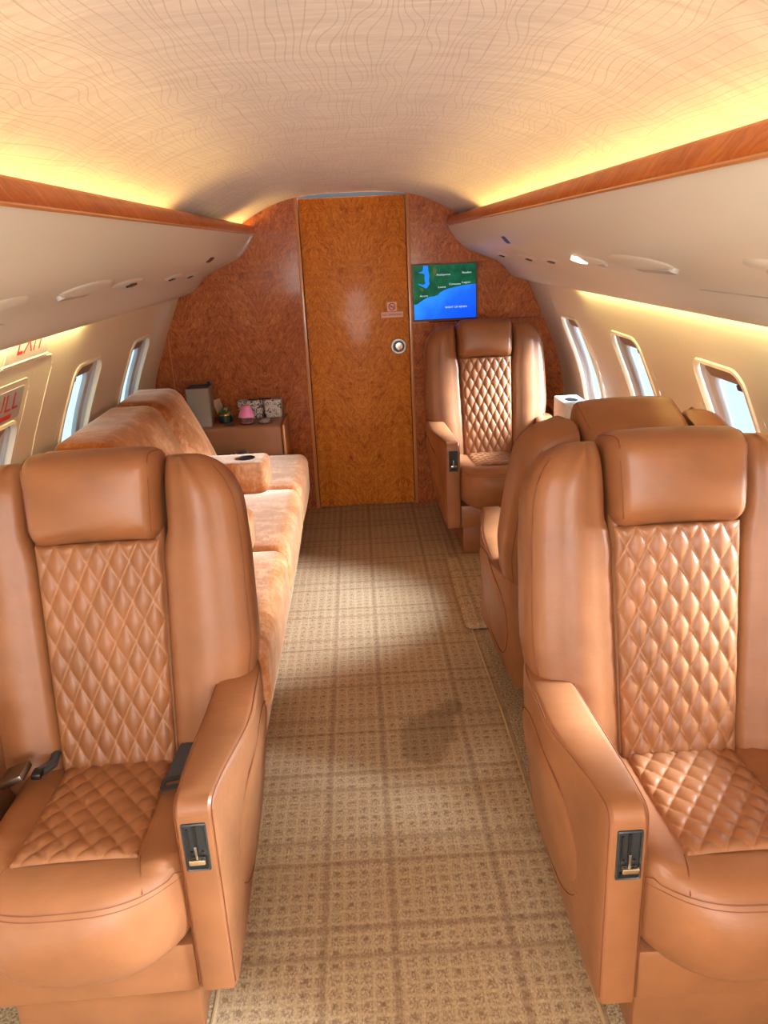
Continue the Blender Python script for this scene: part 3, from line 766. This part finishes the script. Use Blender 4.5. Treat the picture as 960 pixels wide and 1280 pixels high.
    def seatP(u, p, lift=0.0):
        k = abs(u); x = HWS * u; y, z = p.x, p.y
        f = max(0.0, 1 - min(1, k) ** 3.2) * 0.82 + 0.18
        if y < 0.04: y = 0.04 + (y - 0.04) * f
        if z < 0.36: z = z + 0.055 * min(1, k) ** 2.5 * (0.36 - z) / 0.11
        if k > 0.60 and z > 0.4 and y > 0.0: z += 0.008 * min(1, (k - 0.60) / 0.2)
        if k > 0.88:
            q = (k - 0.88) / 0.12; z2 = 0.03 * (1 - sqrt(max(0, 1 - min(1, q) ** 2)))
            z = max(z - z2, 0.25) if z > 0.36 else z + z2 * 0.3
        return Vector((x, y, z + lift))
    bm = BM()
    us = [lerp(-1, 1, k / 40) for k in range(41)]
    rows = [[seatP(u, p) for p in prof] for u in us]
    rows = [[Vector((-HWS, p.y, min(p.z, 0.33))) for p in rows[0]]] + rows + [[Vector((HWS, p.y, min(p.z, 0.33))) for p in rows[-1]]]
    loft(bm, rows, cap=False, close=False); obj('seat_cushion', bm, L, r, ang=60)
    # quilted seat panel riding on the cushion
    top = [p for p in prof if p.y > 0.43 and -0.03 < p.x < 0.42][::-1]
    def seatz(y): return interp_lin([(p.x, p.y) for p in top], y)
    bm = BM()
    quilt(bm, 0.118, 0.378, 0.050, 0.066, 0.010, lambda u, y, d: Vector((u * 0.118, y + 0.028, seatz(y + 0.028) + 0.0015 + d + 0.004 * (1 - u * u))), 88, 130)
    obj('quilted_seat_panel', bm, L, r, ang=80)
    # stitched seams of the front roll
    for (yy, zz) in ((-0.066, 0.449), (-0.0715, 0.440)):
        bm = BM(); tube(bm, [seatP(u, Vector((yy, zz, 0)), 0.0012) for u in [lerp(-0.97, 0.97, k / 40) for k in range(41)]], 0.0010, 4); obj('seat_stitching', bm, m_seam, r)
    for s in (-1, 1):
        bm = BM(); tube(bm, [seatP(s * lerp(0.60, 0.68, k / 6), Vector((lerp(0.03, -0.064, k / 6), interp_lin([(-0.064, 0.451), (-0.02, 0.474), (0.05, 0.475)], lerp(0.03, -0.064, k / 6)), 0)), 0.0012) for k in range(7)], 0.0013, 4); obj('seat_stitching', bm, m_seam, r)
    bm = BM(); box(bm, (0, 0.27, 0.215), (0.398, 0.52, 0.12), 0.008); obj('seat_apron', bm, m_leather2, r)
    bm = BM(); box(bm, (0, 0.27, 0.08), (0.37, 0.44, 0.16), 0.006); obj('pedestal', bm, m_leather2, r)
    bm = BM(); box(bm, (0, 0.43, 0.32), (0.40, 0.10, 0.34), 0.02); obj('rear_shroud', bm, m_leather2, r)
    # --- arms
    xo = lambda y, z=0.5: 0.274 + interp([(0, 0.0), (0.28, 0.052), (0.42, 0.054), (0.56, 0.030)], y) * max(0.0, min(1.0, (z - 0.155) / 0.36)) ** 0.85
    xi = lambda y: interp([(0, 0.200), (0.5, 0.236)], y)
    arm_top = [(0.0, 0.578), (0.004, 0.592), (0.016, 0.603), (0.05, 0.607), (0.22, lerp(0.612, arm_rear, 0.35)), (0.40, arm_rear), (0.505, arm_rear - 0.006), (0.54, arm_rear - 0.03), (0.555, arm_rear - 0.07)]
    at = catmull([(a, b, 0) for a, b in arm_top], 4)
    for s in (-1, 1):
        off = 0.0 if s == aisle else 0.022
        outl = [(0.0, 0.30), (0.0, 0.45)] + [(p.x, p.y) for p in at] + [(0.555, 0.35), (0.553, 0.172), (0.54, 0.157), (0.38, 0.155), (0.25, 0.155), (0.12, 0.155), (0.012, 0.155), (0.0, 0.166)]
        n = len(outl); cy, cz = 0.25, 0.40; bm = BM(); rings = []
        def sh(y, z, k):   # shrink towards the middle to round the long edges
            dy, dz = y - cy, z - cz; ly = abs(dy); lz = abs(dz)
            return y - k * max(-1, min(1, dy / 0.12)), z - k * max(-1, min(1, dz / 0.12))
        for (lat, k) in ((-0.02, 0.10), (0.0, 0.012), (0.06, 0.004), (0.14, 0.0), (0.86, 0.0), (0.94, 0.004), (1.0, 0.012), (1.0, 0.05), (1.02, 0.12)):
            ring = []
            for (y, z) in outl:
                y2, z2 = sh(y, z, k); yy = max(0, min(0.555, y2)); w0, w1 = xi(yy), xo(yy, z2)
                ring.append(Vector((s * (lerp(w0, w1, lat) + off), y2, z2)))
            rings.append(ring)
        loft(bm, rings); 
        a = obj('armrest', bm, L, r, ang=35)
        # stitch lines along both long edges of the arm top and front
        for lat in (0.03, 0.955):
            bm = BM(); P = []
            for (y, z) in [(0.0, 0.175), (0, 0.30), (0, 0.45)] + [(p.x, p.y) for p in at[:-6]]:
                yy = max(0, min(0.515, y)); k2 = 0.0045
                y2, z2 = sh(y, z, k2 * 0.9); P.append(Vector((s * (lerp(xi(yy), xo(yy, z2), lat) + off), y2, z2)))
            tube(bm, P, 0.0011, 4); obj('arm_stitching', bm, m_seam, a)
        # raised oval pad on the outside face
        bm = BM(); yc_, zc_, ay, az = 0.345, 0.385, 0.205, 0.175
        def padP(u, v):
            c_ = cos(2 * pi * u); yy = yc_ + ay * v * c_ * (0.85 if c_ > 0 else 1.2); zz = zc_ + az * v * sin(2 * pi * u)
            return Vector((s * (xo(yy, zz) + off + 0.006 * min(1, (1 - v) * 9) - 0.002), yy, zz))
        grid(bm, padP, 40, 12, closeu=True)
        bmesh.ops.remove_doubles(bm, verts=bm.verts, dist=1e-5)
        obj('side_pad', bm, m_leather2, a)
        bm = BM(); tube(bm, [padP(k / 48, 1.0) + Vector((s * 0.0022, 0, 0)) for k in range(48)], 0.0018, 5, closed=True); obj('pad_piping', bm, m_seam, a)
    # --- recline control in the front face of the aisle arm
    ctl = link('recline_control', None, r)
    cx = aisle * 0.2345; cz = 0.513; FX = lambda a, b, d: Vector((cx + a, -d, cz + b))
    bm = BM(); loft(bm, [[FX(a, b, d) for a, b in rrect(w, h, 0.003, 2)] for w, h, d in ((0.0225, 0.052, -0.002), (0.0225, 0.052, 0.003), (0.0205, 0.050, 0.0045), (0.0185, 0.048, 0.003), (0.0185, 0.048, -0.012))], cap=False); obj('bezel', bm, m_bezel, ctl)
    bm = BM(); box(bm, (cx, 0.0005, cz), (0.038, 0.002, 0.097)); obj('control_back', bm, m_bezel, ctl)
    bm = BM(); box(bm, (cx, -0.001, cz + 0.014), (0.006, 0.003, 0.062)); obj('lever_slot', bm, m_black, ctl)
    bm = BM(); box(bm, (cx - 0.013, -0.001, cz + 0.010), (0.004, 0.003, 0.06)); obj('lever_slot', bm, m_black, ctl)
    bm = BM(); box(bm, (cx + 0.001, -0.008, cz - 0.026), (0.030, 0.011, 0.011), 0.002); obj('latch_paddle', bm, m_chrome, ctl)
    bm = BM(); box(bm, (cx, -0.0045, cz - 0.010), (0.005, 0.006, 0.03), 0.001); obj('lever_stem', bm, m_steel, ctl)
    bm = BM(); box(bm, (cx, -0.002, cz - 0.041), (0.03, 0.004, 0.009)); obj('control_sill', bm, m_black, ctl)
    for dx in (-0.009, 0.010):
        bm = BM(); ycyl(bm, [(0.003, 0), (0.003, 0.003), (0.0, 0.0035)], (cx + dx, 0.0, cz - 0.012), 10); obj('control_button', bm, m_black, ctl)
    # --- seat belt halves lying on the seat bolsters
    if 'tongue' in belts:
        s = aisle; bm = BM()
        P = [(s * 0.168, 0.385, 0.486), (s * 0.160, 0.345, 0.489), (s * 0.153, 0.30, 0.484), (s * 0.147, 0.255, 0.478)]
        loft(bm, [[Vector((p[0] + a, p[1], p[2] + b)) for a, b in ((-0.020, 0), (0.020, 0.006), (0.020, 0.009), (-0.020, 0.003))] for p in P]); obj('belt_webbing', bm, m_web, r, smooth=False)
        bm = BM(); R1 = rrect(0.024, 0.021, 0.006, 3); R2 = rrect(0.016, 0.008, 0.003, 3)
        K = Matrix.Translation((s * 0.144, 0.233, 0.478)) @ Matrix.Rotation(radians(-s * 9), 4, 'Y')
        loft(bm, [[K @ Vector((a, b, z)) for a, b in R] for R, z in ((R1, 0), (R1, 0.004), (R2, 0.004), (R2, 0), (R1, 0))], cap=False); obj('belt_tongue', bm, m_bezel, r, smooth=False)
    if 'buckle' in belts:
        s = -aisle; bm = BM(); box(bm, (0, 0, 0), (0.052, 0.058, 0.016), 0.003, M=Matrix.Translation((s * 0.192, 0.275, 0.500)) @ Matrix.Rotation(radians(s * 20), 4, 'Y')); obj('belt_buckle', bm, m_steel, r)
        bm = BM(); box(bm, (0, 0, 0), (0.022, 0.03, 0.014), 0.004, M=Matrix.Translation((s * 0.150, 0.285, 0.492))); obj('buckle_release', bm, m_black, r)
        bm = BM(); tube(bm, [(s * 0.15, 0.29, 0.490), (s * 0.132, 0.325, 0.486), (s * 0.14, 0.37, 0.482)], 0.011, 8); obj('belt_webbing', bm, m_web, r)
    return r
G = None
make_chair('reclining_armchair', 'tan quilted leather armchair in the left foreground, grey belt tongue on its seat', (-0.577, 1.15, 0), radians(1.6), 1, belts=('tongue', 'buckle'))
make_chair('reclining_armchair', 'tan quilted leather armchair in the right foreground, blocking the view of another', (0.655, 1.07, 0), 0, -1)
make_chair('reclining_armchair', 'tan leather armchair turned away, seen from behind the right foreground one', (0.692, 2.73, 0), pi + radians(3), 1, arm_rear=0.56, recline=23)
make_chair('reclining_armchair', 'tan quilted leather armchair against the wooden bulkhead under the map monitor', (0.672, 3.68, 0), 0, -1)

# ------------------------------------------------------------ sofa
sofa = thing('sofa', 'long brushed velvet sofa with fold down armrests along the left wall', 'sofa', (-0.75, 3.1, 0))
S0 = Vector((0.75, -3.1, 0))
TS = Matrix.Translation(S0)
bm = BM(); box(bm, (-0.70, 3.10, 0.12), (0.66, 2.30, 0.22), 0.01, M=TS); obj('sofa_base', bm, m_velvet, sofa)
ends = [4.26, 3.60, 2.80, 2.0]
for a, b in zip(ends, ends[1:]):
    bm = BM(); cushion(bm, (-0.665, (a + b) / 2, 0.335), (0.352, (a - b) / 2 - 0.002, 0.115), (0.05, 0.035, 0.05), bulge=(0.01, 0, 0.012), n=8, M=TS)
    obj('seat_cushion', bm, m_velvet, sofa)
for a, b in ((4.06, 3.60), (3.60, 2.80), (2.80, 2.0)):
    # back cushion: sloped front face up to a ridge, top ledge back to the wall
    bm = BM()
    def wb(q):
        k = (q.z + 0.235) / 0.47
        return Vector((q.x - 0.20 * k + (0.0), q.y, q.z))
    cushion(bm, (-0.845, (a + b) / 2, 0.655), (0.115, (a - b) / 2 - 0.003, 0.235), (0.05, 0.07, 0.05), bulge=(0.03, 0, 0.0), n=9, M=TS, warp=wb)
    obj('back_cushion', bm, m_velvet, sofa)
for (a, b, x1) in ((3.70, 3.50, -0.455), (2.86, 2.66, -0.435)):
    bm = BM(); cushion(bm, ((x1 - 0.92) / 2, (a + b) / 2, 0.53), ((x1 + 0.92) / 2, (a - b) / 2, 0.075), (0.03, 0.02, 0.025), n=5, M=TS)
    ar = obj('fold_down_armrest', bm, m_velvet, sofa)
    bm = BM(); lathe(bm, [(0.040, 0.0), (0.042, 0.003), (0.036, 0.003), (0.034, -0.001), (0.0, -0.001)], S0 + Vector((x1 - 0.10, (a + b) / 2, 0.6055)), 24); obj('cup_holder', bm, m_bezel, ar)

# ------------------------------------------------------------ aft cabinet and what stands on it
cab = thing('side_cabinet', 'low tan leather covered cabinet with wood edge between sofa and bulkhead', 'cabinet', (-0.64, 4.44, 0))
TC = Matrix.Translation((0.64, -4.44, 0))
bm = BM(); cushion(bm, (-0.79, 4.44, 0.305), (0.345, 0.165, 0.305), (0.02, 0.02, 0.02), n=4, M=TC); obj('cabinet_body', bm, m_leather2, cab)
bm = BM(); box(bm, (-0.437, 4.44, 0.305), (0.014, 0.33, 0.61), 0.003, M=TC); obj('wood_edge', bm, m_trim, cab)
for x in (-0.645, -0.545):
    bm = BM(); lathe(bm, [(0.041, 0.0), (0.043, 0.003), (0.037, 0.003), (0.035, 0.0006), (0.0, 0.0006)], Vector((x, 4.36, 0.61)) + Vector((0.64, -4.44, 0)), 24); obj('cup_holder', bm, m_brown, cab)
bm = BM(); box(bm, (-0.745, 4.335, 0.611), (0.06, 0.045, 0.003), 0.001, M=TC); obj('switch_plate', bm, m_bezel, cab)

# grey upright bin
M = Mat('grey_linen', (150, 134, 116), 0.8); M.bump(M.n('TexWave', 0, None, Vector=M.map((1, 1, 1), (0, 0, 0.6)), Scale=90.0), 0.3, 0.001); m_linen = M.m
gb = thing('storage_bin', 'grey woven upright storage bin, open topped, behind the sofa back', 'bin', (-0.90, 4.40, 0.61))
bm = BM(); H = 0.215
loft(bm, [[Vector((a, b, z)) for a, b in rrect(w, d, 0.006, 2)] for w, d, z in ((0.058, 0.066, 0.0), (0.064, 0.07, H), (0.060, 0.066, H), (0.056, 0.063, 0.012))], cap=True); obj('bin_body', bm, m_linen, gb, ang=30)
bm = BM(); loft(bm, [[Vector((a, b, z)) for a, b in rrect(w, d, 0.006, 2)] for w, d, z in ((0.0605, 0.0665, H - 0.005), (0.0605, 0.0665, H + 0.003), (0.054, 0.061, H + 0.003), (0.054, 0.061, 0.08))], cap=True); obj('bin_liner', bm, m_black, gb, ang=30)
bm = BM(); box(bm, (0.045, 0.066, H + 0.008), (0.02, 0.012, 0.022), 0.002); obj('bin_clip', bm, m_black, gb)

# potted succulent
pp = thing('potted_plant', 'small succulent in a glossy teal pot with gold rim', 'plant', (-0.775, 4.425, 0.61))
bm = BM(); lathe(bm, [(0.030, 0.0), (0.040, 0.006), (0.043, 0.03), (0.042, 0.05), (0.036, 0.05), (0.034, 0.04), (0.0, 0.04)], n=28); obj('pot', bm, Mat('teal_glaze', (8, 62, 62), 0.15, coat=1).m, pp)
bm = BM(); lathe(bm, [(0.0425, 0.044), (0.0435, 0.049), (0.0425, 0.052), (0.037, 0.052), (0.037, 0.049)], n=28); obj('gold_rim', bm, Mat('gold', (212, 160, 84), 0.25, 1).m, pp)
m_lf = Mat('succulent_green', (96, 124, 70), 0.5).m; m_lf2 = Mat('succulent_pale', (206, 196, 176), 0.5).m
leaf_me = {}
for ring, (cnt, tilt, ln) in enumerate(((5, 18, 0.050), (7, 42, 0.052), (8, 64, 0.044))):
    for k in range(cnt):
        bm = BM(); a = 2 * pi * k / cnt + ring * 0.4
        K = Matrix.Translation((0, 0, 0.042)) @ Matrix.Rotation(a, 4, 'Z') @ Matrix.Rotation(radians(tilt), 4, 'Y')
        loft(bm, [[K @ Vector((w * 0.5 * cos(2 * pi * j / 6), w * sin(2 * pi * j / 6), z)) for j in range(6)] for w, z in ((0.003, 0.0), (0.008, ln * 0.4), (0.0085, ln * 0.65), (0.005, ln * 0.9), (0.0008, ln))])
        obj('leaf', bm, m_lf2 if (k + ring) % 4 == 0 else m_lf, pp)
# folded leaflet standing beside the pot
fl = thing('folded_leaflet', 'pale folded paper leaflet leaning on the grey bin beside the plant', 'leaflet', (-0.825, 4.50, 0.61))
bm = BM(); 
for sgn in (-1, 1): box(bm, (0, 0, 0.06), (0.045, 0.0016, 0.12), M=Matrix.Rotation(radians(sgn * 22), 4, 'Z') @ Matrix.Rotation(radians(-14), 4, 'Y') @ Matrix.Translation((0.0225, 0, 0)))
obj('page', bm, Mat('paper', (206, 176, 152), 0.7).m, fl, smooth=False)
# small pink lamp
la = thing('night_lamp', 'small table lamp with pink cone shade on the cabinet', 'lamp', (-0.645, 4.36, 0.614))
bm = BM(); lathe(bm, [(0.030, 0.0), (0.034, 0.004), (0.034, 0.010), (0.028, 0.016), (0.031, 0.026), (0.024, 0.036), (0.010, 0.040)], n=20); obj('glass_base', bm, m_clear, la)
bm = BM(); lathe(bm, [(0.033, 0.003), (0.0352, 0.006), (0.033, 0.009)], n=20); obj('base_ring', bm, Mat('rose_plastic', (226, 110, 120), 0.4).m, la)
bm = BM(); lathe(bm, [(0.048, 0.038), (0.040, 0.060), (0.024, 0.096), (0.019, 0.101), (0.0, 0.102)], n=28); obj('lamp_shade', bm, Mat('pink_shade', (238, 140, 178), 0.5, **{'Subsurface Weight': 0.2}).m, la)
# reed diffuser
rd = thing('reed_diffuser', 'glass reed diffuser with dark sticks in the cabinet cup holder', 'diffuser', (-0.545, 4.36, 0.614))
bm = BM(); lathe(bm, [(0.026, 0.0), (0.030, 0.004), (0.030, 0.016), (0.020, 0.024), (0.010, 0.028), (0.0, 0.028)], n=20); obj('bottle', bm, m_clear, rd)
bm = BM(); lathe(bm, [(0.010, 0.026), (0.012, 0.030), (0.012, 0.046), (0.008, 0.048), (0.0, 0.048)], n=16); obj('collar', bm, m_black, rd)
for k in range(5):
    a = 2 * pi * k / 5 + 0.3; bm = BM(); tube(bm, [(0.004 * cos(a), 0.004 * sin(a), 0.03), (0.014 * cos(a) - 0.008, 0.010 * sin(a), 0.135 + 0.006 * (k % 3))], 0.0018, 5); obj('reed', bm, Mat('dark_reed', (58, 32, 22), 0.7).m, rd)
# flat tissue box with black and white print
M = Mat('mono_print', (220, 214, 206), 0.5)
f = M.noise(M.obj(), 40, 3, 0.6, 2.0); M.set('Base Color', M.ramp(f, [(0.42, (70, 62, 62)), (0.47, (214, 206, 198)), (0.6, (226, 220, 212)), (0.66, (120, 112, 110))])); m_mono = M.m
tb = thing('tissue_box', 'flat black and white patterned tissue box standing behind the pink lamp', 'tissue box', (-0.585, 4.535, 0.61))
bm = BM(); box(bm, (0, 0, 0.052), (0.25, 0.09, 0.104), 0.006); obj('carton', bm, m_mono, tb)
bm = BM(); prism(bm, rrect(0.07, 0.018, 0.017, 5), lambda a, b, d: Vector((a, b, 0.104 + d)), -0.001, 0.0008); obj('slot', bm, m_gap, tb, smooth=False)
# things lying on the sofa
ph = thing('phone', 'dark slab phone lying on the sofa seat by the cabinet', 'phone', (-0.775, 4.20, 0.458)); 
bm = BM(); box(bm, (0, 0, 0.006), (0.09, 0.10, 0.010), 0.003); obj('phone_body', bm, m_black, ph)
bm = BM(); box(bm, (0, 0, 0.0112), (0.082, 0.09, 0.0008)); obj('phone_screen', bm, Mat('phone_glass', (40, 34, 30), 0.1).m, ph, smooth=False)
wa = thing('remote_control', 'brown grey handset lying on the sofa seat beside the phone', 'remote', (-0.665, 4.19, 0.460), 0.25)
bm = BM(); cushion(bm, (0, 0, 0.013), (0.036, 0.055, 0.013), 0.010, n=4); obj('remote_body', bm, Mat('taupe_plastic', (110, 92, 74), 0.5).m, wa)
bm = BM(); box(bm, (0, 0.01, 0.027), (0.045, 0.05, 0.002), 0.0008); obj('remote_keypad', bm, m_bezel, wa)

# ------------------------------------------------------------ right wall ledge and tissue cube
lg = thing('side_ledge', 'narrow wood topped ledge along the right wall by the bulkhead armchair', 'ledge', (1.10, 3.60, 0))
bm = BM(); box(bm, (0.027, 0.0, 0.55), (0.15, 1.70, 0.14), 0.006); obj('ledge_body', bm, m_leather2, lg)
bm = BM(); box(bm, (0.027, 0.0, 0.632), (0.165, 1.72, 0.022), 0.005); obj('ledge_top', bm, m_fascia, lg)
M = Mat('speckled_print', (214, 220, 224), 0.5); f = M.n('TexVoronoi', 1, None, Vector=M.obj(), Scale=90.0); f0 = M.n('TexVoronoi', 0, None, Vector=M.obj(), Scale=90.0)
M.set('Base Color', M.mix(M.n('MapRange', 0, None, Value=f0, From_Min=0.25, From_Max=0.4, To_Min=0.55, To_Max=0.0), lin((222, 228, 232)), f)); m_speck = M.m
tc = thing('tissue_box', 'white speckled tissue box with round black opening on the right ledge', 'tissue box', (1.062, 3.87, 0.643))
bm = BM(); box(bm, (0, 0, 0.0535), (0.118, 0.23, 0.107), 0.003); obj('carton', bm, m_speck, tc)
bm = BM(); prism(bm, [(0.032 * cos(2 * pi * k / 28), 0.05 * sin(2 * pi * k / 28)) for k in range(28)], lambda a, b, d: Vector((a, b, 0.107 + d)), -0.001, 0.0008); obj('opening', bm, m_black, tc, smooth=False)
